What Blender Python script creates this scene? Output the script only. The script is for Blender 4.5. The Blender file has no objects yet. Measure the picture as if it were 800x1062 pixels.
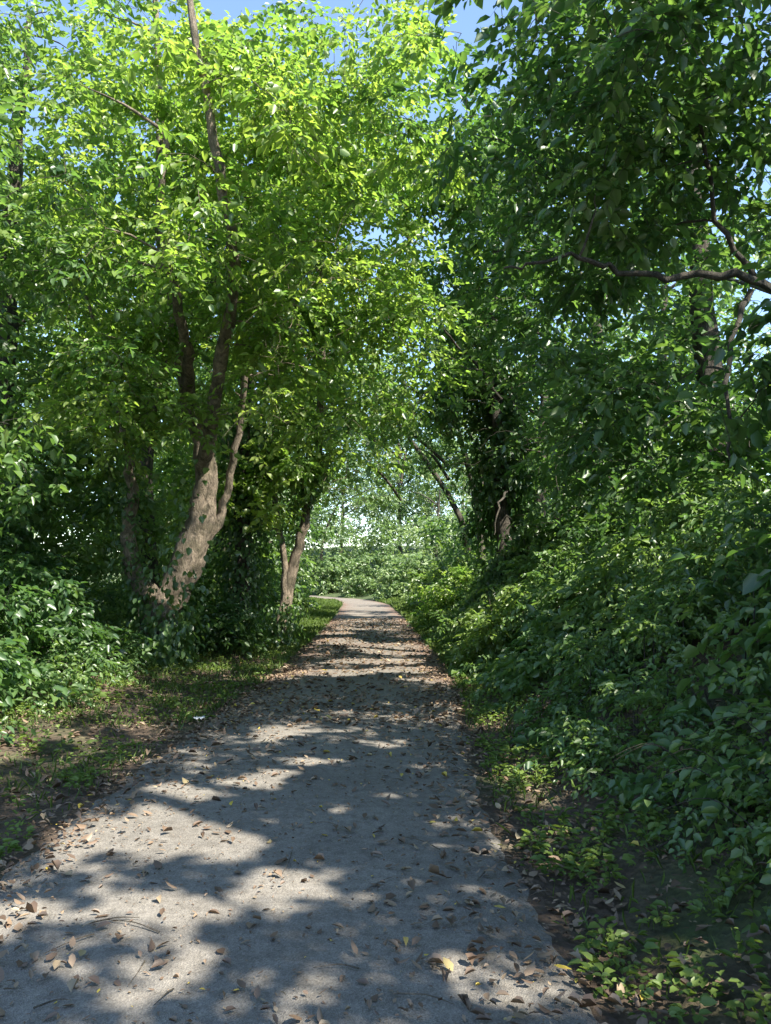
import bpy, math, random
import numpy as np
from mathutils import Vector
rng=np.random.default_rng(11); random.seed(5)
scn=bpy.context.scene
SUN=np.array([0.49,-0.41,0.766]); SUN/=np.linalg.norm(SUN)

# ------------------------------------------------------------ helpers
def nrm(a): return a/np.maximum(np.linalg.norm(a,axis=-1,keepdims=True),1e-9)
def sstep(a,b,x):
    t=np.clip((x-a)/(b-a),0,1); return t*t*(3-2*t)
def wav(x,y,s=1.0,k=0.0):
    return (np.sin(x*1.7*s+1.3+k)*np.cos(y*1.3*s+.7*k)+np.sin(x*.9*s-y*2.1*s+2.1+k)*.7+np.sin(x*3.7*s+y*2.9*s+k)*.35+np.cos(y*5.3*s-x*4.1*s+k*2)*.2)/2.2
_cy=np.linspace(-12,110,400)
_cx=np.interp(_cy,[-12,0,6,9,12.8,20,32,48,58,75,110],[-.65,-.6,-.55,-.3,-.02,.1,.2,.1,-1.0,-7,-26])
_k=np.ones(9)/9; _cx=np.convolve(np.pad(_cx,4,mode='edge'),_k,mode='valid')
def pcx(y): return np.interp(y,_cy,_cx)
HW=1.45
def ter(x,y):
    x=np.asarray(x,float); y=np.asarray(y,float)
    c=pcx(y); dr=x-c-HW; dl=c-HW-x
    B=np.interp(y,[-5,8,14,30,60],[1.5,1.5,1.2,.9,.5])
    h=sstep(.15,3.3,dr)*B+sstep(4,25,dr)*1.5
    out=sstep(.1,1.0,np.maximum(dr,dl))
    h=h+sstep(.2,3,dl)*.22+sstep(3,20,dl)*.8
    h=h+out*(.05*wav(x,y,2.3)+.10*wav(x,y,.7,1.))
    h=h-sstep(.0,.3,np.maximum(dr,dl))*.015
    h=h+sstep(60,130,y)*5*sstep(.5,8,np.maximum(dr,dl))
    return h
# gaps in the canopy: where sun reaches the ground (x,y,rx,ry)
PATCH=[(-1.6,5.1,.46,.5),(-.95,4.95,.52,.48),(-.40,4.15,.32,.26),(-1.0,3.95,.4,.2),(-1.75,3.85,.45,.28),(-2.2,4.3,.35,.25),
(.16,5.85,.22,.18),(-.18,5.55,.16,.15),(-.8,6.3,.33,.38),(.5,6.7,.18,.15),(-.9,8.2,.35,.3),(-.93,3.05,.16,.14),(-1.4,5.9,.33,.38),(-.4,6.9,.25,.22),(.2,7.6,.25,.15),
(-.6,13.2,.8,.5),(.7,13.6,.8,.5),(.1,15,1.0,.5),(.9,12.3,.5,.25),(-1.6,12.6,.6,.3),(-2.6,19,.8,1),(-1.9,27,.8,2.5),
(-4.2,14.7,.55,.5),(-5.0,15.4,.5,.4),(-2.6,13.3,.35,.4),(-2.4,8.6,.2,.15)]
for k in range(34):
    yy=16+26*rng.random(); PATCH.append((pcx(yy)+rng.normal(0,1.1),yy,.25+.5*rng.random(),.3+.9*rng.random()))
PATCH=[(*p,1.0) for p in PATCH]+[(0,46,3.5,4.5,5),(-1,54,4.5,5,5),(-1,63,6,6,6),(-1,74,7,7,7),(.5,40,2,2.5,4)]
PATCH+=[(1.95,13.9,.8,.7,2.6),(2.6,15.2,.7,.5,3.0),(1.9,24.8,1.3,1.6,3),(2.2,30,1.2,2.0,3),(2.2,8.9,.6,.5,2.6),(2.9,10.3,.6,.6,3),(3.2,22,1,1.2,3.5),(-4.6,15.1,.5,.3,2.6)]
r2=np.random.default_rng(3)
for k in range(38): PATCH.append((1.0+3.2*r2.random(),3.5+12*r2.random(),.12+.28*r2.random(),.12+.28*r2.random(),3.2))
for k in range(14): PATCH.append((-6+2.6*r2.random(),6+8*r2.random(),.15+.3*r2.random(),.15+.3*r2.random(),3.0))
def keep_mask(P):
    g=P-SUN[None]*(P[:,2:3]/SUN[2])
    k=np.ones(len(P),bool)
    nz=wav(g[:,0],g[:,1],4.0)*.5
    for (a,b,rx,ry,zm) in PATCH:
        e=((g[:,0]-a)/rx)**2+((g[:,1]-b)/ry)**2
        k&=~((e<1.05+nz)&(P[:,2]>zm))
    k&=np.linalg.norm(P-np.array([0,0,1.6]),axis=1)>2.3
    c=pcx(P[:,1])
    k&=~((np.abs(P[:,0]-c)<1.35)&(P[:,2]<2.4))
    return k
def build_mesh(name,V,F4,v=None,mats=(),smooth=False):
    me=bpy.data.meshes.new(name)
    n=len(V); me.vertices.add(n); me.vertices.foreach_set('co',np.ascontiguousarray(V,dtype=np.float32).ravel())
    F=np.ascontiguousarray(F4,dtype=np.int32)
    m=F.shape[0]; w=F.shape[1]
    me.loops.add(m*w); me.loops.foreach_set('vertex_index',F.ravel())
    me.polygons.add(m); me.polygons.foreach_set('loop_start',np.arange(m,dtype=np.int32)*w)
    try: me.polygons.foreach_set('loop_total',np.full(m,w,dtype=np.int32))
    except Exception: pass
    me.update(calc_edges=True)
    if v is not None:
        a=me.attributes.new('v','FLOAT','FACE'); a.data.foreach_set('value',np.ascontiguousarray(v,dtype=np.float32))
    if smooth: me.polygons.foreach_set('use_smooth',np.ones(m,bool))
    for mt in mats: me.materials.append(mt)
    return me
def add_obj(name,me,parent=None):
    o=bpy.data.objects.new(name,me); scn.collection.objects.link(o)
    if parent: o.parent=parent
    return o
NL=0
class Leaves:
    def __init__(s): s.V=[];s.v=[];s.n=0
    def add(s,P,D,N,L,W,v,mask=True,fold=.22,curl=.15):
        global NL
        D=nrm(D); N=nrm(N-D*np.sum(N*D,axis=1,keepdims=True)); S=np.cross(D,N)
        if mask:
            k=keep_mask(P); P,D,N,S,L,W,v=P[k],D[k],N[k],S[k],L[k],W[k],v[k]
        L=L[:,None];W=W[:,None]; f=fold*W; c=curl*L
        a=P; b=P+D*L*.28+S*W*.48+N*f; cc=P+D*L*.66+S*W*.40+N*(f-c*.3)
        t=P+D*L-N*c; d=P+D*L*.66-S*W*.40+N*(f-c*.3); e=P+D*L*.28-S*W*.48+N*f
        s.V.append(np.stack([a,b,cc,t,d,e],1).reshape(-1,3)); s.v.append(np.repeat(v,2)); s.n+=len(P); NL+=len(P)
    def mesh(s,name,mat):
        V=np.concatenate(s.V); n=len(V)//6; b=(np.arange(n)*6)[:,None]
        F=np.concatenate([b+np.array([[0,1,2,3]]),b+np.array([[0,3,4,5]])],1).reshape(-1,4)
        return build_mesh(name,V,F,np.clip(np.concatenate(s.v),0,1),[mat])
class Tubes:
    def __init__(s): s.V=[];s.F=[];s.n=0
    def add(s,pts,rad,sides=6,rough=0.0):
        pts=np.asarray(pts,float); n=len(pts)
        T=nrm(np.gradient(pts,axis=0)); up=np.array([0.3,1,.1])
        A=nrm(np.cross(T,up)); B=np.cross(T,A)
        th=np.arange(sides)/sides*2*np.pi
        r=np.asarray(rad,float)[:,None]*(1+rough*(rng.random((n,sides))-.5))
        ring=pts[:,None]+A[:,None]*(np.cos(th)[None]*r)[...,None]+B[:,None]*(np.sin(th)[None]*r)[...,None]
        s.V.append(ring.reshape(-1,3))
        i=np.arange(n-1)[:,None]*sides; j=np.arange(sides)[None]; j2=(j+1)%sides
        s.F.append(np.stack([i+j,i+j2,i+sides+j2,i+sides+j],-1).reshape(-1,4)+s.n); s.n+=n*sides
    def prisms(s,A,B,r):
        n=len(A); d=nrm(B-A); u=nrm(np.cross(d,np.array([.1,.2,1.]))); w=np.cross(d,u); V=[]
        for e,rr in((A,r[:,None]),(B,r[:,None]*.4)):
            for a in (0,2.094,4.189): V.append(e+u*math.cos(a)*rr+w*math.sin(a)*rr)
        V=np.stack(V,1).reshape(-1,3); b=(np.arange(n)*6)[:,None]+s.n
        F=np.concatenate([b+np.array([[0,1,4,3]]),b+np.array([[1,2,5,4]]),b+np.array([[2,0,3,5]])],1).reshape(-1,4)
        s.V.append(V); s.F.append(F); s.n+=n*6
    def mesh(s,name,mat): return build_mesh(name,np.concatenate(s.V),np.concatenate(s.F),None,[mat],smooth=True)
def spline(pts,sub=5,jit=0.0):
    pts=np.asarray(pts,float); n=len(pts); t=np.linspace(0,n-1,(n-1)*sub+1)
    out=[]
    for tt in t:
        i=min(int(tt),n-2); f=tt-i
        p0=pts[max(i-1,0)];p1=pts[i];p2=pts[i+1];p3=pts[min(i+2,n-1)]
        out.append(.5*((2*p1)+(-p0+p2)*f+(2*p0-5*p1+4*p2-p3)*f*f+(-p0+3*p1-3*p2+p3)*f**3))
    out=np.array(out)
    if jit: out[1:-1,:3]+=rng.normal(0,jit,(len(out)-2,3))
    return out
def sphere_pts(n,p=.45):
    d=nrm(rng.normal(size=(n,3))); return d*(rng.random((n,1))**p)
def sprays(buf,C,R,K=12,m=9,L=.12,W=.55,flat=.6,twig=.45,droop=.15,vb=.5,tub=None,tubr=.003,mask=True,tilt=.42):
    n=len(C); R=np.broadcast_to(np.asarray(R,float),(n,))
    off=sphere_pts(n*K,.5).reshape(n,K,3)
    o=off*R[:,None,None]*np.array([1,1,flat])
    st=(C[:,None]+o*.85).reshape(-1,3)
    di=nrm(off.reshape(-1,3)*np.array([1,1,.35])+rng.normal(0,.45,(n*K,3))*np.array([1,1,.5])+np.array([0,0,-droop]))
    tl=twig*(.6+.8*rng.random(n*K))
    cv=np.repeat(rng.normal(0,.19,n),K)+rng.normal(0,.07,n*K)
    t=((np.arange(m)+.6)/m)[None,:,None]
    P=st[:,None]+di[:,None]*tl[:,None,None]*t; P[...,2]-=(t[...,0]**2)*tl[:,None]*.25
    side=nrm(np.cross(di,np.array([0,0,1.])))
    sg=np.where(np.arange(m)%2==0,1.,-1.)[None,:,None]
    w=np.where(np.arange(m)==m-1,.1,.9)[None,:,None]
    D=di[:,None]*.65+side[:,None]*sg*w+rng.normal(0,.3,P.shape)+np.array([0,0,-.18-droop])
    N=np.array([0,0,1.])+rng.normal(0,tilt,P.shape)
    N=N+np.repeat(rng.normal(0,tilt*.6,(n*K,1,3)),m,1)
    P=P.reshape(-1,3);D=D.reshape(-1,3);N=N.reshape(-1,3)
    q=len(P); Ls=L*(.5+.85*rng.random(q))*np.repeat(np.repeat(.8+.4*rng.random(n),K),m); Ws=Ls*W*(.75+.5*rng.random(q))
    v=np.repeat(vb+cv,m)+rng.normal(0,.12,q)
    buf.add(P,D,N,Ls,Ws,v,mask)
    if tub is not None:
        e=st+di*tl[:,None]; e[:,2]-=tl*.22
        k=keep_mask(st)
        tub.prisms(st[k],e[k],np.full(k.sum(),tubr))
# ------------------------------------------------------------ materials
def mat(name):
    m=bpy.data.materials.new(name); m.use_nodes=True; nt=m.node_tree; nt.nodes.clear()
    return m,nt,nt.nodes,nt.links
def ramp(N,cols):
    r=N.new('ShaderNodeValToRGB'); e=r.color_ramp.elements
    while len(e)<len(cols): e.new(.5)
    for i,(p,c) in enumerate(cols): e[i].position=p; e[i].color=(*c,1)
    return r
def leaf_mat(name,cols,tr=.45,tcol=(1.9,2.0,.9),rough=.42,gl=.045):
    m,nt,N,Lk=mat(name)
    out=N.new('ShaderNodeOutputMaterial'); p=N.new('ShaderNodeBsdfDiffuse'); t=N.new('ShaderNodeBsdfTranslucent'); mx=N.new('ShaderNodeMixShader')
    g=N.new('ShaderNodeBsdfGlossy'); g.inputs['Roughness'].default_value=rough; g.inputs['Color'].default_value=(.95,.95,.95,1); m2=N.new('ShaderNodeMixShader'); m2.inputs[0].default_value=gl
    a=N.new('ShaderNodeAttribute'); a.attribute_name='v'; r=ramp(N,cols)
    Lk.new(a.outputs['Fac'],r.inputs[0]); Lk.new(r.outputs[0],p.inputs['Color'])
    v=N.new('ShaderNodeVectorMath'); v.operation='MULTIPLY'; v.inputs[1].default_value=tcol
    Lk.new(r.outputs[0],v.inputs[0]); Lk.new(v.outputs[0],t.inputs['Color'])
    mx.inputs[0].default_value=tr
    Lk.new(p.outputs[0],mx.inputs[1]); Lk.new(t.outputs[0],mx.inputs[2]); Lk.new(mx.outputs[0],m2.inputs[1]); Lk.new(g.outputs[0],m2.inputs[2]); Lk.new(m2.outputs[0],out.inputs[0])
    return m
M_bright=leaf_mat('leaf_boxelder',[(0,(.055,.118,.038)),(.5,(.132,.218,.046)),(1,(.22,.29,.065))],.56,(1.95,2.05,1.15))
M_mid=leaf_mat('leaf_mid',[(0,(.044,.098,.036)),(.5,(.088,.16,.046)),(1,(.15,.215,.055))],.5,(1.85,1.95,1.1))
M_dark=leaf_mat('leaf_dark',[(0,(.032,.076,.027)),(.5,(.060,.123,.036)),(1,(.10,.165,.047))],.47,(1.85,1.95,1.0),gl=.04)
M_shrub=leaf_mat('leaf_shrub',[(0,(.044,.100,.036)),(.5,(.085,.158,.050)),(1,(.14,.212,.06))],.45,(1.75,1.85,1.0),gl=.04)
M_grass=leaf_mat('leaf_grass',[(0,(.05,.092,.025)),(.5,(.095,.152,.036)),(1,(.15,.21,.052))],.38,(1.7,1.7,.9),gl=.02)
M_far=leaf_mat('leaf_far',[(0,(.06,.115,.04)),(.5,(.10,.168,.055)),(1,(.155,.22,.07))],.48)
M_hazed=leaf_mat('leaf_hazed',[(0,(.09,.15,.055)),(.5,(.15,.225,.085)),(1,(.23,.30,.12))],.45,(1.6,1.65,1.1))  # distance haze put into the leaf colour: paler green for far foliage
M_dead=leaf_mat('leaf_dead',[(0,(.08,.05,.03)),(.5,(.15,.10,.065)),(.85,(.24,.17,.11)),(.97,(.31,.24,.15)),(.985,(.42,.32,.05)),(1,(.48,.36,.05))],.12,(1.2,1.1,.8),.6)
def bark_mat(name,a,b,sc=6):
    m,nt,N,Lk=mat(name); out=N.new('ShaderNodeOutputMaterial'); p=N.new('ShaderNodeBsdfPrincipled')
    tc=N.new('ShaderNodeTexCoord'); mp=N.new('ShaderNodeMapping'); mp.inputs['Scale'].default_value=(1,1,.3)
    n=N.new('ShaderNodeTexNoise'); n.inputs['Scale'].default_value=sc*3; n.inputs['Detail'].default_value=8; n.inputs['Roughness'].default_value=.75
    n3=N.new('ShaderNodeTexNoise'); n3.inputs['Scale'].default_value=5; n3.inputs['Detail'].default_value=5
    r=ramp(N,[(.35,a),(.65,b)]); bp=N.new('ShaderNodeBump'); bp.inputs['Strength'].default_value=1; bp.inputs['Distance'].default_value=.09
    m3=ramp(N,[(.4,(.45,.47,.42)),(.58,(1,1,1))]); mu=N.new('ShaderNodeMixRGB'); mu.blend_type='MULTIPLY'; mu.inputs[0].default_value=1
    Lk.new(tc.outputs['Object'],mp.inputs[0]); Lk.new(mp.outputs[0],n.inputs[0]); Lk.new(tc.outputs['Object'],n3.inputs[0]); Lk.new(n3.outputs[0],m3.inputs[0])
    Lk.new(n.outputs[0],r.inputs[0]); Lk.new(r.outputs[0],mu.inputs[1]); Lk.new(m3.outputs[0],mu.inputs[2]); Lk.new(mu.outputs[0],p.inputs['Base Color'])
    Lk.new(n.outputs[0],bp.inputs['Height']); Lk.new(bp.outputs[0],p.inputs['Normal']); p.inputs['Roughness'].default_value=.9
    Lk.new(p.outputs[0],out.inputs[0]); return m
M_bark=bark_mat('bark_brown',(.10,.078,.056),(.40,.32,.235))
M_barkd=bark_mat('bark_dark',(.035,.03,.022),(.12,.10,.075))
def ground_mat():
    m,nt,N,Lk=mat('soil_and_litter'); out=N.new('ShaderNodeOutputMaterial'); p=N.new('ShaderNodeBsdfPrincipled')
    g=N.new('ShaderNodeNewGeometry')
    n1=N.new('ShaderNodeTexNoise'); n1.inputs['Scale'].default_value=9; n1.inputs['Detail'].default_value=10; n1.inputs['Roughness'].default_value=.75
    n2=N.new('ShaderNodeTexNoise'); n2.inputs['Scale'].default_value=.9; n2.inputs['Detail'].default_value=4
    v=N.new('ShaderNodeTexVoronoi'); v.inputs['Scale'].default_value=22
    for q in (n1,n2,v): Lk.new(g.outputs['Position'],q.inputs['Vector'])
    r=ramp(N,[(.25,(.03,.021,.014)),(.5,(.085,.058,.038)),(.75,(.17,.12,.08))]); Lk.new(n1.outputs[0],r.inputs[0])
    gr=ramp(N,[(.3,(.025,.045,.012)),(.7,(.07,.11,.025))]); Lk.new(n1.outputs[0],gr.inputs[0])
    sx=N.new('ShaderNodeSeparateXYZ'); Lk.new(g.outputs['Position'],sx.inputs[0])
    mr=N.new('ShaderNodeMapRange'); mr.inputs[1].default_value=14; mr.inputs[2].default_value=30; mr.inputs[3].default_value=0; mr.inputs[4].default_value=.35; Lk.new(sx.outputs[1],mr.inputs[0])
    ad0=N.new('ShaderNodeMath'); ad0.operation='ADD'; Lk.new(n2.outputs[0],ad0.inputs[0]); Lk.new(mr.outputs[0],ad0.inputs[1])
    f=ramp(N,[(.5,(0,0,0)),(.7,(.9,.9,.9))]); Lk.new(ad0.outputs[0],f.inputs[0])
    mx=N.new('ShaderNodeMixRGB'); Lk.new(f.outputs[0],mx.inputs[0]); Lk.new(r.outputs[0],mx.inputs[1]); Lk.new(gr.outputs[0],mx.inputs[2])
    Lk.new(mx.outputs[0],p.inputs['Base Color']); p.inputs['Roughness'].default_value=.95
    ad=N.new('ShaderNodeMath'); ad.operation='ADD'; Lk.new(n1.outputs[0],ad.inputs[0]); Lk.new(v.outputs['Distance'],ad.inputs[1])
    bp=N.new('ShaderNodeBump'); bp.inputs['Distance'].default_value=.05; bp.inputs['Strength'].default_value=.9
    Lk.new(ad.outputs[0],bp.inputs['Height']); Lk.new(bp.outputs[0],p.inputs['Normal']); Lk.new(p.outputs[0],out.inputs[0]); return m
def path_mat():
    m,nt,N,Lk=mat('worn_asphalt'); out=N.new('ShaderNodeOutputMaterial'); p=N.new('ShaderNodeBsdfPrincipled')
    g=N.new('ShaderNodeNewGeometry')
    def nz(s,d,r=.6):
        n=N.new('ShaderNodeTexNoise'); n.inputs['Scale'].default_value=s; n.inputs['Detail'].default_value=d; n.inputs['Roughness'].default_value=r
        Lk.new(g.outputs['Position'],n.inputs['Vector']); return n
    big=nz(.9,6); fine=nz(120,4,.8); med=nz(14,6,.7)
    vo=N.new('ShaderNodeTexVoronoi'); vo.inputs['Scale'].default_value=150; Lk.new(g.outputs['Position'],vo.inputs['Vector'])
    base=ramp(N,[(.3,(.15,.137,.119)),(.7,(.21,.193,.168))]); Lk.new(big.outputs[0],base.inputs[0])
    sp=ramp(N,[(0,(.55,.55,.55)),(.5,(1,1,1)),(1,(1.5,1.49,1.47))]); Lk.new(vo.outputs['Color'],sp.inputs[0])
    mu=N.new('ShaderNodeMixRGB'); mu.blend_type='MULTIPLY'; mu.inputs[0].default_value=.75; Lk.new(base.outputs[0],mu.inputs[1]); Lk.new(sp.outputs[0],mu.inputs[2])
    m2=N.new('ShaderNodeMixRGB'); m2.blend_type='MULTIPLY'; m2.inputs[0].default_value=.65
    mr=ramp(N,[(.3,(.55,.53,.50)),(.6,(1.1,1.1,1.1))]); Lk.new(med.outputs[0],mr.inputs[0]); Lk.new(mu.outputs[0],m2.inputs[1]); Lk.new(mr.outputs[0],m2.inputs[2])
    a=N.new('ShaderNodeAttribute'); a.attribute_name='edge'
    ad=N.new('ShaderNodeMath'); ad.operation='MULTIPLY_ADD'; Lk.new(med.outputs[0],ad.inputs[0]); ad.inputs[1].default_value=1.2
    Lk.new(a.outputs['Fac'],ad.inputs[2])
    dr=ramp(N,[(.76,(0,0,0)),(1.0,(1,1,1))])
    sb=N.new('ShaderNodeMath'); sb.operation='MULTIPLY'; sb.inputs[1].default_value=.72; Lk.new(ad.outputs[0],sb.inputs[0]); Lk.new(sb.outputs[0],dr.inputs[0])
    br=ramp(N,[(.3,(.07,.047,.035)),(.7,(.25,.17,.13))]); Lk.new(fine.outputs[0],br.inputs[0])
    m3=N.new('ShaderNodeMixRGB'); Lk.new(dr.outputs[0],m3.inputs[0]); Lk.new(m2.outputs[0],m3.inputs[1]); Lk.new(br.outputs[0],m3.inputs[2])
    Lk.new(m3.outputs[0],p.inputs['Base Color']); p.inputs['Roughness'].default_value=.9; p.inputs['Specular IOR Level'].default_value=.25
    bp=N.new('ShaderNodeBump'); bp.inputs['Distance'].default_value=.005; bp.inputs['Strength'].default_value=.7
    Lk.new(vo.outputs['Distance'],bp.inputs['Height']); Lk.new(bp.outputs[0],p.inputs['Normal']); Lk.new(p.outputs[0],out.inputs[0]); return m
# ------------------------------------------------------------ terrain + path
def axis(lo,hi,fine_lo,fine_hi,fs,cn):
    a=np.arange(fine_lo,fine_hi+1e-6,fs)
    l=fine_lo-np.geomspace(fs,fine_lo-lo,cn)[::-1]; r=fine_hi+np.geomspace(fs,hi-fine_hi,cn)
    return np.concatenate([l,a,r])
xs=axis(-400,400,-8,8,.10,40); ys=axis(-300,600,-2,24,.12,60)
X,Y=np.meshgrid(xs,ys); Z=ter(X,Y)
Z+=np.where((np.abs(X)<8.5)&(Y<25),.012*np.sin(X*23+np.sin(Y*17))*np.sin(Y*19+np.sin(X*13)),0)*sstep(.05,.4,np.abs(X-pcx(Y))-HW)
Z-=.006
nx=len(xs); ny=len(ys); i=np.arange(ny-1)[:,None]*nx+np.arange(nx-1)[None]
F=np.stack([i,i+1,i+nx+1,i+nx],-1).reshape(-1,4)
add_obj('ground',build_mesh('ground',np.stack([X,Y,Z],-1).reshape(-1,3),F,None,[ground_mat()],smooth=True))
py=np.concatenate([np.arange(-10,25,.08),np.arange(25,100,.5)]); nu=25; u=np.linspace(-1,1,nu)
hwL=HW+.08*wav(py,py*.3,2.2)+.04*wav(py,py,9.); hwR=HW+.07*wav(py,py*.2,2.7,2.)+.04*wav(py,py,8.,1.)
c=pcx(py); PX=c[:,None]+np.where(u<0,u*hwL[:,None],u*hwR[:,None]); PYY=np.repeat(py[:,None],nu,1)
PZ=.012+.012*(1-u**2)[None]+0*PX; PZ[:,0]=-.02; PZ[:,-1]=-.02
i=np.arange(len(py)-1)[:,None]*nu+np.arange(nu-1)[None]
F=np.stack([i,i+1,i+nu+1,i+nu],-1).reshape(-1,4)
me=build_mesh('footpath',np.stack([PX,PYY,PZ],-1).reshape(-1,3),F,None,[path_mat()],smooth=True)
ed=np.abs(u)[None]**4*.45+sstep(8.5,14,PYY)*.5+.14*wav(PX,PYY,1.3)
at=me.attributes.new('edge','FLOAT','POINT'); at.data.foreach_set('value',ed.astype(np.float32).ravel())
add_obj('footpath',me)

# ------------------------------------------------------------ trees
def make_tree(name,trunks,crowns,leafm,barkm,L=.12,K=10,m=8,R=.5,twigs=True,vb=.5,W=.58,droop=.15,thr=-.3,extra=None,sides=12,den=.8):
    root=bpy.data.objects.new(name,None); scn.collection.objects.link(root)
    tb=Tubes(); nodes=[]; lv=Leaves()
    for t in trunks:
        sp=spline(t,6,.025)
        if t[0][2]<.6:
            sp[0,2]-=.3; sp[:3,3]*=np.array([1.5,1.25,1.1])
        tb.add(sp[:,:3],sp[:,3],sides,.34)
        for q in sp[3:]: nodes.append((*q[:3],q[3]))
    nodes=np.array(nodes)
    C=[]
    for (cx,cy,cz,rx,ry,rz,n) in crowns:
        n=int(n*den)
        p=sphere_pts(int(n*1.5),.42)*np.array([rx,ry,rz])+np.array([cx,cy,cz])
        g=np.sin(p[:,0]*1.9+cx)+np.sin(p[:,1]*1.7+cy)+np.sin(p[:,2]*2.3)
        p=p[g/3>thr][:n]; C.append(p)
    C=np.concatenate(C)
    d0=np.min(np.linalg.norm(C[:,None]-nodes[None,:,:3],axis=2),axis=1)
    for ci in np.argsort(d0):
        p=C[ci]; d=p-nodes[:,:3]; ds=np.linalg.norm(d,axis=1)+np.maximum(-d[:,2],0)*.8
        j=np.argmin(ds); q=nodes[j]; ln=np.linalg.norm(p-q[:3])
        if ln<.15: continue
        r0=min(q[3]*.65,.010+.013*ln+.002)
        mid=(q[:3]+p)/2+np.array([rng.normal(0,.07*ln),rng.normal(0,.07*ln),.10*ln])
        sp=spline([(*q[:3],r0),(*mid,r0*.7),(*p,.005)],3,.015*ln if ln<3 else .03)
        tb.add(sp[:,:3],np.maximum(sp[:,3],.004),5)
        new=[(*s[:3],s[3]) for s in sp[2:]]
        nodes=np.vstack([nodes,new])
    sprays(lv,C,R*(.7+.6*rng.random(len(C))),K,m,L,W,twig=.42*R/.5,droop=droop,vb=vb,tub=tb if twigs else None)
    if extra: extra(tb,lv)
    add_obj('trunk_and_branches',tb.mesh('branches',barkm),root)
    add_obj('foliage',lv.mesh('foliage',leafm),root)
    return root
def ivy_on(name,line,rad,n,L=.09,mat_=None,par=None):
    lv=Leaves(); sp=spline(line,8); t=rng.integers(0,len(sp),n); base=sp[t,:3]+rng.normal(0,.12,(n,3))*np.array([1,1,2])
    a=rng.random(n)*2*np.pi; out=np.stack([np.cos(a),np.sin(a),0*a],1)
    rr=rad*(.55+.35*wav(a*2,base[:,2]*3,1.)+.6*rng.random(n))
    P=base+out*rr[:,None]
    D=out*.4+np.array([0,0,-.8])+rng.normal(0,.35,(n,3)); N=out+np.array([0,0,.45])+rng.normal(0,.35,(n,3))
    Ls=L*(.6+.7*rng.random(n)); lv.add(P,D,N,Ls,Ls*.75,.45+rng.normal(0,.2,n)+.15*wav(a,base[:,2],2.),True)
    return add_obj(name,lv.mesh(name,mat_ or M_dark),par)

# A: forked leaning tree, left
make_tree('boxelder_tree',[
 [(-3.95,14,0.1,.33),(-3.6,13.9,.9,.30),(-3.0,13.7,2.2,.26),(-2.75,13.4,3.5,.19),(-3.05,13,5,.13),(-3.35,12.6,7,.09),(-3.4,12.3,9,.07),(-3.6,12.3,12,.04)],
 [(-3.45,13.85,1.0,.19),(-3.95,13.8,1.6,.16),(-4.15,13.7,2.3,.13),(-4.05,13.6,3.2,.09),(-4.3,13.4,4.6,.05),(-4.8,13,6.5,.03)],
 [(-3.1,13.75,1.7,.10),(-2.6,13.7,2.6,.08),(-2.3,13.4,3.6,.06),(-2.0,12.8,5,.05)],
 [(-2.8,13.4,3.4,.13),(-2.3,12.0,4.7,.10),(-1.85,10.6,6,.08),(-1.95,10.0,7.1,.065),(-2.3,9.6,9.1,.045),(-2.5,9.6,11,.03)],
 [(-3.0,13.0,4.7,.10),(-2.75,11.6,5.2,.075),(-2.75,10.2,6.3,.055),(-2.6,9.7,7.4,.04)]],
 [(-2.2,11.8,7,3.0,3.2,3.0,280),(-0.3,12,5.4,1.7,2.6,1.8,80),(-3.5,12.8,10.6,3.6,3.8,2.2,90),(-3.4,11.4,4.5,1.8,1.8,.9,50),(-.2,11,8.3,1.9,2.5,2.0,60),(.9,14,10.0,2.0,2.5,1.6,40)],
 M_bright,M_bark,L=.118,vb=.62,K=13,den=.85,thr=-.25)
ivy_on('ivy',[(-3.8,13.7,.0),(-3.5,13.7,1.0),(-3.05,13.5,2.0),(-2.75,13.3,3.2)],.42,1100,.12,M_mid)
ivy_on('ivy',[(-3.5,13.3,.0),(-3.3,13.3,.7)],.45,900,.11,M_mid)
ivy_on('ivy',[(-3.8,13.6,1.2),(-4.1,13.6,2.2),(-4.1,13.5,3.2)],.22,400,.10,M_mid)
# B: slim tree
make_tree('maple_tree',[[(-1.95,18,0,.15),(-1.8,18,1.2,.13),(-1.45,17.8,2.6,.11),(-1.1,17.5,4.2,.09),(-1.0,17.2,7,.07),(-1.2,17,11,.03)],
 [(-1.8,18,.9,.08),(-1.9,17.8,2.4,.07),(-2.2,17.6,4.5,.05)]],
 [(-1.3,17.5,8.6,2.9,3.3,4.0,190),(-.6,17,4.6,1.4,2,1.2,50),(-2.8,17,4.2,1.8,2,1.8,60)],M_bright,M_bark,L=.15,vb=.5)
ivy_on('ivy',[(-1.95,17.9,.0),(-1.8,17.9,1.2),(-1.45,17.7,2.6),(-1.1,17.4,4.0)],.3,2600,.11,M_mid)
# C: ivy column
make_tree('ivy_covered_tree',[[(-2.7,17,0,.2),(-2.65,17,3,.16),(-2.7,17,7,.1),(-2.9,17,12,.04)]],
 [(-2.9,17.4,10.2,2,2.4,3.2,60)],M_mid,M_barkd,L=.15)
ivy_on('ivy',[(-2.7,17,0),(-2.65,17,2),(-2.68,17,5)],.42,3500,.11)
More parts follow.
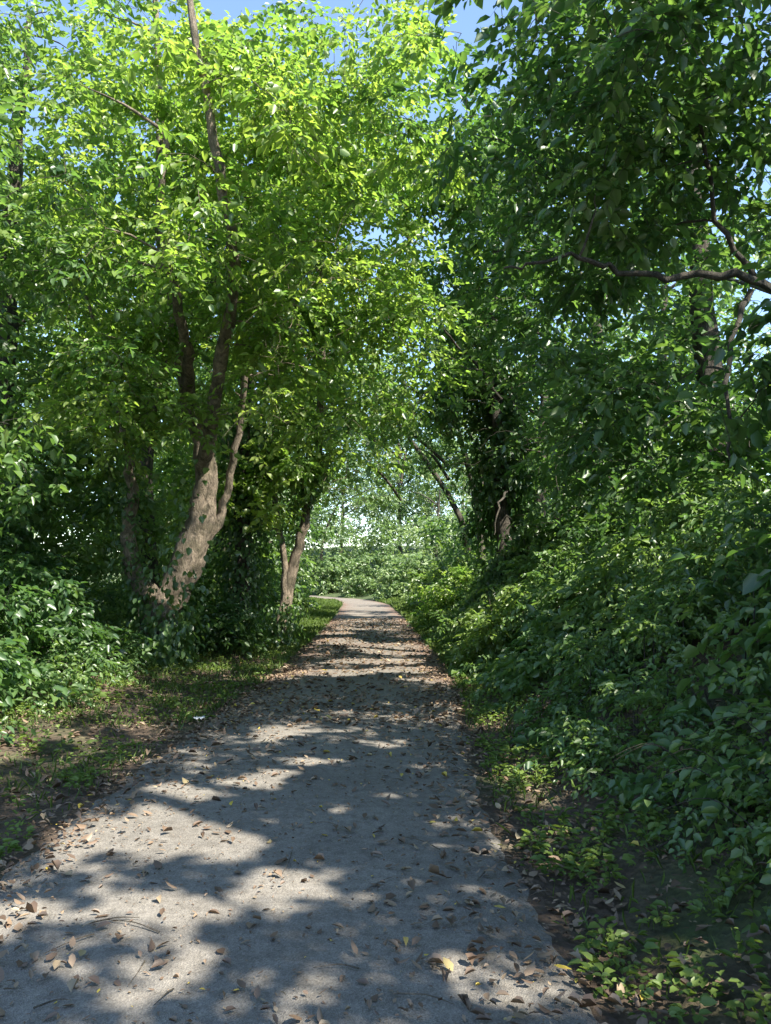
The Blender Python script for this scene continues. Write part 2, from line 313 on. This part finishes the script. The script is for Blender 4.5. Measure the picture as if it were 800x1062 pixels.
# D: left edge trees
make_tree('hackberry_tree',[[(-7,9,0,.26),(-6.8,9,3,.2),(-6.6,8.8,6,.13),(-6.3,8.7,9.5,.05)]],
 [(-5.9,8.8,6.4,2.6,3.0,3.2,200),(-5.4,8.6,2.9,1.8,2.4,1.5,80)],M_mid,M_barkd,L=.12,vb=.45,thr=-.2)
make_tree('hackberry_tree',[[(-7.2,15,0,.3),(-7,15,4,.24),(-7,15,9,.15),(-6.8,15,13,.05)]],
 [(-6.8,15,8.6,3.4,3.2,5.0,270),(-5.9,14.5,3,2,2.2,1.6,80)],M_mid,M_barkd,L=.15,vb=.65,thr=-.25)
# E: right ivy-clad tree beyond the bank
def deadtwigs(tb,lv):
    for pts in ([(3.2,17.8,5.8,.05),(2.6,17.0,6.3,.035),(1.9,16.0,6.6,.025),(1.5,15.3,6.9,.012)],
                [(2.6,17.0,6.3,.025),(2.2,16.3,6.1,.018),(1.7,15.6,6.2,.008)],
                [(3.4,17.6,4.6,.03),(4.0,16.4,4.2,.022),(4.1,15.6,3.3,.016),(3.5,15.4,3.0,.008)],
                [(3.3,17.6,3.6,.03),(2.9,16.5,3.2,.02),(2.7,16.0,2.5,.009)]):
        sp=spline(pts,5,.02); tb.add(sp[:,:3],sp[:,3],5)
make_tree('ivy_covered_tree',[[(3.2,18,0.5,.2),(3.25,18,3,.16),(3.1,18,7,.12),(3.2,18,12,.05)]],
 [(3.4,18,8.4,2.7,3.2,4.0,220),(4.6,17.4,3.4,1.8,2,1.8,80),(2.6,17.6,5.2,1.2,1.6,1.6,45)],M_mid,M_barkd,L=.15,vb=.35,extra=deadtwigs)
ivy_on('ivy',[(3.2,18,0.4),(3.25,18,2),(3.15,18,6.5)],.60,11000,.14)
# F: right overhanging tree
make_tree('unseen_shade_tree',[[(5.3,7.5,1.3,.28),(5.1,7.4,3,.23),(4.9,7.3,5.5,.17),(5,7,9,.08)],
 [(5.05,7.4,3.6,.08),(4.3,7.2,4.2,.05),(3.5,7.05,4.45,.04),(2.6,7.1,4.5,.028),(1.9,7.0,4.62,.02),(1.3,7.0,4.5,.010)],
 [(3.9,7.1,4.35,.03),(3.35,7.0,5.0,.022),(3.1,6.8,6.0,.015)],
 [(3.7,7.1,4.35,.03),(3.3,6.8,3.5,.022),(3.2,6.6,2.6,.012)]],
 [(4.2,7,7.8,3.0,3.4,2.5,165),(2.6,7.4,6.2,1.9,2.2,1.2,80),(3.9,5.8,4.0,1.1,1.4,1.4,60),(3.0,9.5,5.3,1.6,1.6,1.6,55),(1.6,8.8,7.8,1.4,2.0,1.2,45),(3.3,8.4,3.4,1.2,1.2,.9,40)],
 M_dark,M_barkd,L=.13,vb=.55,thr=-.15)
make_tree('unseen_shade_tree',[[(6.2,13,1.3,.3),(6,13,5,.22),(5.8,13,9,.14),(5.7,13,12,.05)]],
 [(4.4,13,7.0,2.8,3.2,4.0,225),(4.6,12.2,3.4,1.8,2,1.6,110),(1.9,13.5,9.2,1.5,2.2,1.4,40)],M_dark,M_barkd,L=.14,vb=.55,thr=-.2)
# unseen trees right/behind the camera, added to cast shade on the path
make_tree('unseen_shade_tree',[[(6.5,0,1.5,.3),(6.2,0,5,.22),(5.5,0,9,.14),(5.5,0,12,.05)]],
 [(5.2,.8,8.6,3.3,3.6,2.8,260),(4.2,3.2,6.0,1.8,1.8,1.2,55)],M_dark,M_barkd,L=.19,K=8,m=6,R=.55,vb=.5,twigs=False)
make_tree('unseen_shade_tree',[[(6,-6,1.5,.3),(6,-6,5,.22),(5.5,-6,9,.14),(5.5,-6,12,.05)]],
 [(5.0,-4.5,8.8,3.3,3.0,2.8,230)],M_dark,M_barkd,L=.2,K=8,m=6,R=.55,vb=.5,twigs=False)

# ------------------------------------------------------------ background woodland (one mass)
def background():
    root=bpy.data.objects.new('background_trees',None); scn.collection.objects.link(root)
    lv=Leaves(); lp=Leaves(); tb=Tubes()
    spots=[(-5.5,21,12,3.2),(-9.5,20,13,3.6),(-4.6,27,12.5,3.2),(-8.5,28,15,4),(-13.5,25,15,4),(-5.2,34,15,3.2),(-10,36,16,4),(-11.5,14,12,3.2),(-16,32,16,5),
        (6.5,20,12,3.2),(10.5,19,12,3.8),(5.8,26,12.5,3.2),(10.5,27,14,4),(5.8,33,13,3.0),(11,35,15,4.5),(9.5,12,9,3.0),
        (-5.5,43,12,3.2),(-11,46,15,4.5),(6.3,42,10,3.0),(12,44,12,4.0),(-1.8,24,12,2.6),(2.4,28,12,2.6),(0,33,12,2.4),
        (9.5,53,8,3.4),(16,56,11,4.5),(-13,58,15,5),(6.2,68,10,3.4),(11,72,12,4.5),(-1,80,13,4.5),(4,86,16,5),(-8,84,15,5),(-14,78,15,5),(11,84,16,6),(-3,98,20,7),(8,100,20,7),(-19,95,20,8),(20,95,18,8),(-7.5,58,11,3.0)]
    for (x,y,h,r) in spots:
        z0=float(ter(x,y)); lo=.6 if abs(x)>4 or y>60 else 5.8
        if not(abs(x)<3):
            sp=spline([(x,y,z0-.2,.25),(x+rng.normal(0,.3),y,z0+h*.35,.18),(x+rng.normal(0,.5),y,z0+h*.85,.06)],5)
        else:
            s=(1 if x>=0 else -1)*4.2; sp=spline([(s,y+.5,z0-.2,.18),(s,y+.5,z0+h*.35,.14),(x,y,z0+h*.85,.05)],5)
        tb.add(sp[:,:3],sp[:,3],7,.2)
        for k in range(7):
            a=rng.random()*6.28; zz=z0+h*(.4+.4*rng.random()); b=np.array([sp[8,0],y,zz]); e=np.array([x,y,zz])+np.array([math.cos(a)*r*.8,math.sin(a)*r*.8,1.5])
            s2=spline([(*b,.07),(*(b*.5+e*.5+[0,0,.3]),.05),(*e,.02)],3); tb.add(s2[:,:3],s2[:,3],5)
        n=int((11 if y<36 else 8)*r*h/3.2)
        p=sphere_pts(n,.3); zc=z0+(lo+h)/2; p=p*np.array([r,r,(h-lo)/2])
        zz=p[:,2]/((h-lo)/2)
        if lo<2: p[:,:2]*=(1+.35*np.clip(-zz,0,1))[:,None]
        p+=np.array([x,y,zc])
        g=np.sin(p[:,0]*1.4+x)+np.sin(p[:,1]*1.2)+np.sin(p[:,2]*1.6+y); p=p[(g/3>-.35)|(p[:,2]<z0+4)]
        Lf=.20 if y<36 else .30
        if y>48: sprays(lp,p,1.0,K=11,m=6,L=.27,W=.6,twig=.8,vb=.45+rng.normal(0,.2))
        else: sprays(lv,p,.9,K=10,m=5,L=Lf,W=.6,twig=.65,vb=.5+rng.normal(0,.15))
    for (x,y,rx,ry,h,n) in [(-8.5,15,1.6,3,4,60),(-9,20,1.5,4,4,70),(-8,26,1.5,4,4.5,60),(8.5,10,1.6,3,4,70),(8,15,1.4,3,4,60),(7.5,21,1.4,4,4,60),(7.5,29,1.4,5,4,60),(6.5,37,1.5,5,3.5,50),(-7,36,1.5,5,4,50),(7.0,5.5,1.3,2,3,50)]:
        p=sphere_pts(n,.4)*np.array([rx,ry,h*.55]); p+=np.array([x,y,float(ter(x,y))+h*.5]); sprays(lv,p,.7,K=10,m=6,L=.18,W=.6,twig=.5,vb=.35+rng.normal(0,.1))
    add_obj('trunks',tb.mesh('bg_trunks',M_barkd),root); add_obj('foliage',lv.mesh('bg_foliage',M_far),root); add_obj('far_foliage',lp.mesh('far_foliage',M_hazed),root)
background()
# ------------------------------------------------------------ shrubs & undergrowth
def shrub(name,x,y,rx,ry,h,n,mat_,L=.10,vb=.5,K=8,m=7,R=.28):
    lv=Leaves(); tb=Tubes(); z=float(ter(x,y))
    p=sphere_pts(n,.3); p[:,2]=np.abs(p[:,2]); p=p*np.array([rx,ry,h])
    p*= (1+.3*wav(p[:,0]*2,p[:,1]*2+p[:,2]*2,1.))[:,None]
    P=p+np.array([x,y,0]); P[:,2]+=ter(P[:,0],P[:,1])
    for q in P[::3]:
        b=np.array([x+(q[0]-x)*.25,y+(q[1]-y)*.25,z-.05]); s=spline([(*b,.014),(*((b+q)/2+[0,0,.1]),.01),(*q,.004)],3); tb.add(s[:,:3],s[:,3],4)
    sprays(lv,P,R,K,m,L,.55,twig=.26,vb=vb,tub=tb,tubr=.002)
    r=bpy.data.objects.new(name,None); scn.collection.objects.link(r)
    add_obj('stems',tb.mesh('stems',M_barkd),r); add_obj('leaves',lv.mesh('leaves',mat_),r)
shrub('shrub',2.75,24,1.3,2.2,1.6,140,M_bright,.12,.6)
shrub('shrub',2.4,13.3,.85,1.0,1.35,90,M_mid,.10,.95)
shrub('shrub',3.5,14.5,1.1,1.2,1.7,100,M_shrub,.10,.7)
shrub('shrub',3.3,10.6,1.0,1.3,1.3,100,M_shrub,.10,.7)
shrub('shrub',4.2,8.3,1.1,1.3,1.4,100,M_mid,.11,.65)
shrub('shrub',3.0,7.2,.8,1.0,.9,70,M_shrub,.075,.75)
shrub('shrub',3.9,5.2,1.0,1.2,1.2,80,M_dark,.11,.6)
shrub('shrub',5.0,12,1.3,1.6,2.2,120,M_dark,.13,.6)
shrub('shrub',4.6,17,1.2,1.6,2.0,100,M_dark,.13,.6)
shrub('shrub',2.7,18.5,.8,1.6,1.2,70,M_mid,.12,.6)
shrub('shrub',-4.6,8.4,1.1,1.4,.95,100,M_shrub,.12,.45)
shrub('shrub',-5.6,7.2,1.2,1.4,1.2,100,M_shrub,.12,.4)
shrub('shrub',-5.2,10.6,1.4,1.6,1.8,140,M_dark,.12,.5)
shrub('shrub',-4.2,6.0,.9,.9,.7,60,M_shrub,.09,.5)
shrub('shrub',-6.0,12.8,1.3,1.4,2.4,130,M_dark,.13,.5)
shrub('shrub',-4.3,12.0,.8,.8,.9,60,M_dark,.11,.5)
shrub('shrub',-3.6,22,1.3,2.5,2.6,130,M_mid,.14,.6)
shrub('shrub',-3.5,29,1.2,3,2.6,130,M_mid,.16,.7)
shrub('shrub',3.9,31,1.2,3,1.8,110,M_mid,.16,.7)
shrub('shrub',3.7,38,1.3,4,1.8,100,M_far,.2,.8,R=.4)
shrub('shrub',-3.9,38,1.3,4,2.4,110,M_far,.2,.8,R=.4)
shrub('shrub',-2.9,16.0,.7,.9,1.2,60,M_dark,.12,.5)
shrub('shrub',3.2,56,2.6,3,3.0,120,M_hazed,.25,.5,R=.6,m=6)
shrub('shrub',1.2,65,3.6,3,3.4,140,M_hazed,.25,.4,R=.6,m=6)
shrub('shrub',-2.6,73,3.0,2.5,3.6,120,M_hazed,.27,.4,R=.6,m=6)
shrub('shrub',-8.0,81,4.0,2.5,3.6,130,M_hazed,.3,.4,R=.7,m=6)
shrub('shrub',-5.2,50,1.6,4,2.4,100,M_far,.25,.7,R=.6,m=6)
shrub('shrub',-8.5,63,2.2,5,3.0,110,M_hazed,.27,.4,R=.6,m=6)
def undergrowth():
    lv=Leaves(); tb=Tubes()
    n=1900
    y=1.6+rng.random(n)**1.25*26; e0=np.interp(y,[0,4,7,12,30],[.85,.75,.55,.35,.3]); dx=e0+rng.random(n)**.9*5.0
    x=pcx(y)+HW+dx; z=ter(x,y)
    hmax=sstep(.0,1.7,dx-e0)*(1.1+.5*wav(x,y,1.1))+.12
    nrk=(wav(x,y,.9,3.)>-.6)|(dx>1.5); x,y,z,hmax,dx=x[nrk],y[nrk],z[nrk],hmax[nrk],dx[nrk]
    h=hmax*(.3+.8*rng.random(len(x)))
    C=np.stack([x,y,z+h],1)
    lean=rng.normal(0,.12,(len(x),2))
    for k in range(len(x)):
        if y[k]<14 and k%2==0:
            b=np.array([x[k]-lean[k,0],y[k]-lean[k,1],z[k]-.03]); s=spline([(*b,.007),(*((b+C[k])/2+[lean[k,0]*.5,lean[k,1]*.5,.05]),.005),(*C[k],.002)],3); tb.add(s[:,:3],s[:,3],4)
    near=C[:,1]<9; q=wav(C[:,0],C[:,1],1.6,4.)+.35*rng.normal(size=len(C)); sm=q>.0; big=q<-.55
    sprays(lv,C[near&sm],.24,13,8,.055,.6,twig=.2,vb=.85,tub=tb,tubr=.0016,tilt=.5)
    sprays(lv,C[near&~sm&~big],.22,9,7,.085,.5,twig=.24,vb=.55,tub=tb,tubr=.0016,tilt=.5)
    sprays(lv,C[near&big],.22,7,6,.12,.65,twig=.26,vb=.4,tub=tb,tubr=.0016,tilt=.5)
    sprays(lv,C[~near],.30,9,7,.105,.55,twig=.26,vb=.65,tilt=.5)
    r=bpy.data.objects.new('bank_undergrowth',None); scn.collection.objects.link(r)
    add_obj('stems',tb.mesh('ug_stems',M_barkd),r); add_obj('leaves',lv.mesh('ug_leaves',M_shrub),r)
    lv=Leaves(); tb=Tubes(); n=800
    y=3.5+rng.random(n)*26; dx=1.4+rng.random(n)**.8*5; x=pcx(y)-HW-dx; z=ter(x,y)
    h=(sstep(1.2,3.2,dx)*(.8+.5*wav(x,y,.9))+.10)*(.35+.75*rng.random(n))
    C=np.stack([x,y,z+h],1)
    sprays(lv,C,.27,9,7,.09,.5,twig=.26,vb=.6,tub=tb,tubr=.002,tilt=.5)
    for k in range(0,n,2):
        b=np.array([x[k],y[k],z[k]-.03]); s=spline([(*b,.008),(*((b+C[k])/2+[.03,.02,0]),.006),(*C[k],.003)],2); tb.add(s[:,:3],s[:,3],4)
    r=bpy.data.objects.new('verge_undergrowth',None); scn.collection.objects.link(r)
    add_obj('stems',tb.mesh('ug_stems',M_barkd),r); add_obj('leaves',lv.mesh('ug_leaves',M_shrub),r)
undergrowth()
shrub('sapling',3.0,4.4,.5,.9,1.5,45,M_dark,.13,.6,K=8,m=6,R=.25)
shrub('sapling',2.5,3.2,.4,.45,.8,22,M_dark,.10,.6,K=8,m=6,R=.2)
shrub('sapling',2.2,4.1,.35,.5,.45,22,M_shrub,.07,.8,K=8,m=6,R=.18)
def cover():
    lv=Leaves()
    n=9500
    y=1.8+rng.random(n)**1.3*24; s=rng.random(n)<.55
    dx=rng.random(n)**1.2*2.6
    x=np.where(s,pcx(y)+HW+dx*.6,pcx(y)-HW-dx)
    k=(wav(x,y,2.1,5.)+.3*rng.normal(size=n))>np.where(s,.05,.0)+.5*(dx<.12); x,y=x[k],y[k]; z=ter(x,y); n=len(x)
    m=7; a=rng.random((n,m))*6.28; hh=.02+.09*rng.random((n,m))
    P=np.stack([x[:,None]+.03*np.cos(a),y[:,None]+.03*np.sin(a),z[:,None]+hh],-1).reshape(-1,3)
    D=np.stack([np.cos(a),np.sin(a),.25+0*a],-1).reshape(-1,3)+rng.normal(0,.2,(n*m,3)); N=np.array([0,0,1.])+rng.normal(0,.35,(n*m,3))
    Ls=np.repeat(.02+.045*rng.random(n),m)*(.7+.5*rng.random(n*m))
    lv.add(P,D,N,Ls,Ls*.6,.75+np.repeat(rng.normal(0,.2,n),m),True)
    add_obj('ground_cover_plants',lv.mesh('ground_cover',M_grass))
    lv=Leaves(); n=60000
    y=3+rng.random(n)*52; s=rng.random(n)<.35; dx=rng.random(n)**1.1*2.4; x=np.where(s,pcx(y)+HW+dx*.5+.02,pcx(y)-HW-dx-.02)
    k=wav(x,y,1.3,8.)+.45*rng.normal(size=n)>np.interp(y,[3,9,13,20],[.6,.25,-.2,-.6]); x,y=x[k],y[k]; n=len(x); z=ter(x,y)
    P=np.stack([x,y,z],1); D=rng.normal(0,.5,(n,3))*[1,1,0]+[0,0,1.]; N=rng.normal(0,1,(n,3))
    Ls=(.04+.09*rng.random(n))*np.interp(y,[3,15,40],[1,1.2,2]); Wd=np.interp(y,[3,15,40],[.005,.010,.04])
    lv.add(P,D,N,Ls,Wd,.6+rng.normal(0,.25,n),True,curl=.3)
    add_obj('grass',lv.mesh('grass',M_grass))
cover()
def litter():
    lv=Leaves()
    def put(n,y,x,s0,s1,lift=.012):
        on=np.abs(x-pcx(y))<HW-.05
        z=np.where(on,.028,ter(x,y)+.012)+rng.random(n)*lift
        P=np.stack([x,y,z],1); a=rng.random(n)*6.28
        D=np.stack([np.cos(a),np.sin(a),rng.normal(.06,.12,n)],1); N=np.array([0,0,1.])+rng.normal(0,.22,(n,3))
        Ls=s0+(s1-s0)*rng.random(n)**1.8; lv.add(P,D,N,Ls,Ls*(.3+.35*rng.random(n)),rng.random(n),False,fold=rng.normal(.25,.3,(n,1)),curl=rng.normal(-.08,.2,(n,1)))
    n=1250; y=1.8+rng.random(n)*9; x=pcx(y)+(rng.random(n)*2-1)*HW; put(n,y,x,.025,.08)
    n=5000; y=1.8+rng.random(n)*9; x=pcx(y)+(rng.random(n)*2-1)*HW; put(n,y,x,.008,.028,.004)
    n=4000; y=1.8+rng.random(n)*12; sd=np.where(rng.random(n)<.6,-1,1); x=pcx(y)+sd*(HW-.15+rng.normal(0,.22,n)); put(n,y,x,.025,.08,.03)
    n=5500; y=8.5+rng.random(n)**1.1*22; x=pcx(y)+(rng.random(n)*2-1)*HW; put(n,y,x,.04,.11)
    n=9000; y=1.8+rng.random(n)**1.2*22; x=pcx(y)-HW-rng.random(n)*3.2; put(n,y,x,.03,.09,.03)
    n=5500; y=1.8+rng.random(n)**1.2*16; x=pcx(y)+HW+rng.random(n)*1.8; put(n,y,x,.02,.08,.03)
    for (cx_,cy_,r,n) in [(-.25,2.95,.3,35),(.25,4.0,.35,35),(-1.9,3.1,.4,80),(-.5,7.2,.6,100),(.3,8.5,.7,130),(-.9,9.5,.8,170),(.35,3.2,.25,20),(-1.1,6.5,.6,80)]:
        x=cx_+rng.normal(0,r,n); y=cy_+rng.normal(0,r*.8,n); put(n,y,x,.025,.085)
    add_obj('fallen_leaves',lv.mesh('fallen_leaves',M_dead))
    tb=Tubes()
    for k in range(70):
        y=2+rng.random()*9; x=pcx(y)+rng.normal(0,1.6); on=abs(x-pcx(y))<HW; z=.032 if on else float(ter(x,y))+.02
        a=rng.random()*6.28; l=.08+.25*rng.random(); p=np.array([x,y,z]); d=np.array([math.cos(a),math.sin(a),0])
        s=spline([(*p,.004),(*(p+d*l*.5+[.01,.015,.008]),.003),(*(p+d*l),.0015)],3); tb.add(s[:,:3],s[:,3],4)
    add_obj('fallen_twigs',tb.mesh('fallen_twigs',M_bark))
litter()
tb=Tubes()
for k in range(8):
    x=1.75+rng.random()*.7; y=2.9+rng.random()*1.8; z=float(ter(x,y)); h=.25+.3*rng.random(); a=rng.normal(3.4,.6)
    s=spline([(x,y,z-.02,.004),(x+.05*math.cos(a),y,z+h*.6,.003),(x+.25*math.cos(a),y+.2*math.sin(a),z+h,.0025),(x+.5*math.cos(a),y+.35*math.sin(a),z+h*.75,.0012)],4); tb.add(s[:,:3],s[:,3],4)
add_obj('dry_stems',tb.mesh('dry_stems',M_barkd))
m_,nt,N,Lk=mat('paper'); o_=N.new('ShaderNodeOutputMaterial'); p_=N.new('ShaderNodeBsdfPrincipled'); p_.inputs['Base Color'].default_value=(.6,.62,.65,1); Lk.new(p_.outputs[0],o_.inputs[0])
g=6; gx,gy=np.meshgrid(np.linspace(-.06,.06,g),np.linspace(-.045,.045,g)); V=np.stack([gx-1.85,gy+8.9,float(ter(-1.85,8.9))+.03+rng.random((g,g))*.03],-1).reshape(-1,3)
i=np.arange(g-1)[:,None]*g+np.arange(g-1)[None]; add_obj('paper_litter',build_mesh('paper',V,np.stack([i,i+1,i+g+1,i+g],-1).reshape(-1,4),None,[m_]))

# ------------------------------------------------------------ light, sky, camera
w=bpy.data.worlds.new('World'); scn.world=w; w.use_nodes=True; nt=w.node_tree; nt.nodes.clear()
sk=nt.nodes.new('ShaderNodeTexSky'); sk.sky_type='NISHITA'; sk.sun_disc=False; sk.ozone_density=1.6; sk.dust_density=.2
sk.sun_elevation=math.asin(SUN[2]); sk.sun_rotation=math.atan2(SUN[0],SUN[1])
bg=nt.nodes.new('ShaderNodeBackground'); bg.inputs[1].default_value=.42; wo=nt.nodes.new('ShaderNodeOutputWorld')
nt.links.new(sk.outputs[0],bg.inputs[0]); nt.links.new(bg.outputs[0],wo.inputs[0])
sl=bpy.data.lights.new('sun','SUN'); sl.energy=17; sl.angle=math.radians(.53); sl.color=(1,.94,.83)
so=bpy.data.objects.new('sun',sl); scn.collection.objects.link(so); so.rotation_euler=Vector(SUN).to_track_quat('Z','Y').to_euler()
cam=bpy.data.cameras.new('camera'); co=bpy.data.objects.new('camera',cam); scn.collection.objects.link(co)
cam.sensor_fit='VERTICAL'; cam.angle_y=math.radians(67); cam.clip_end=2000; cam.clip_start=.05
co.location=(0,0,1.6); co.rotation_euler=(math.radians(90+4.9),0,math.radians(-1.57)); scn.camera=co
scn.view_settings.view_transform='Standard'; scn.view_settings.look='None'; scn.view_settings.exposure=0
print('LEAVES',NL)
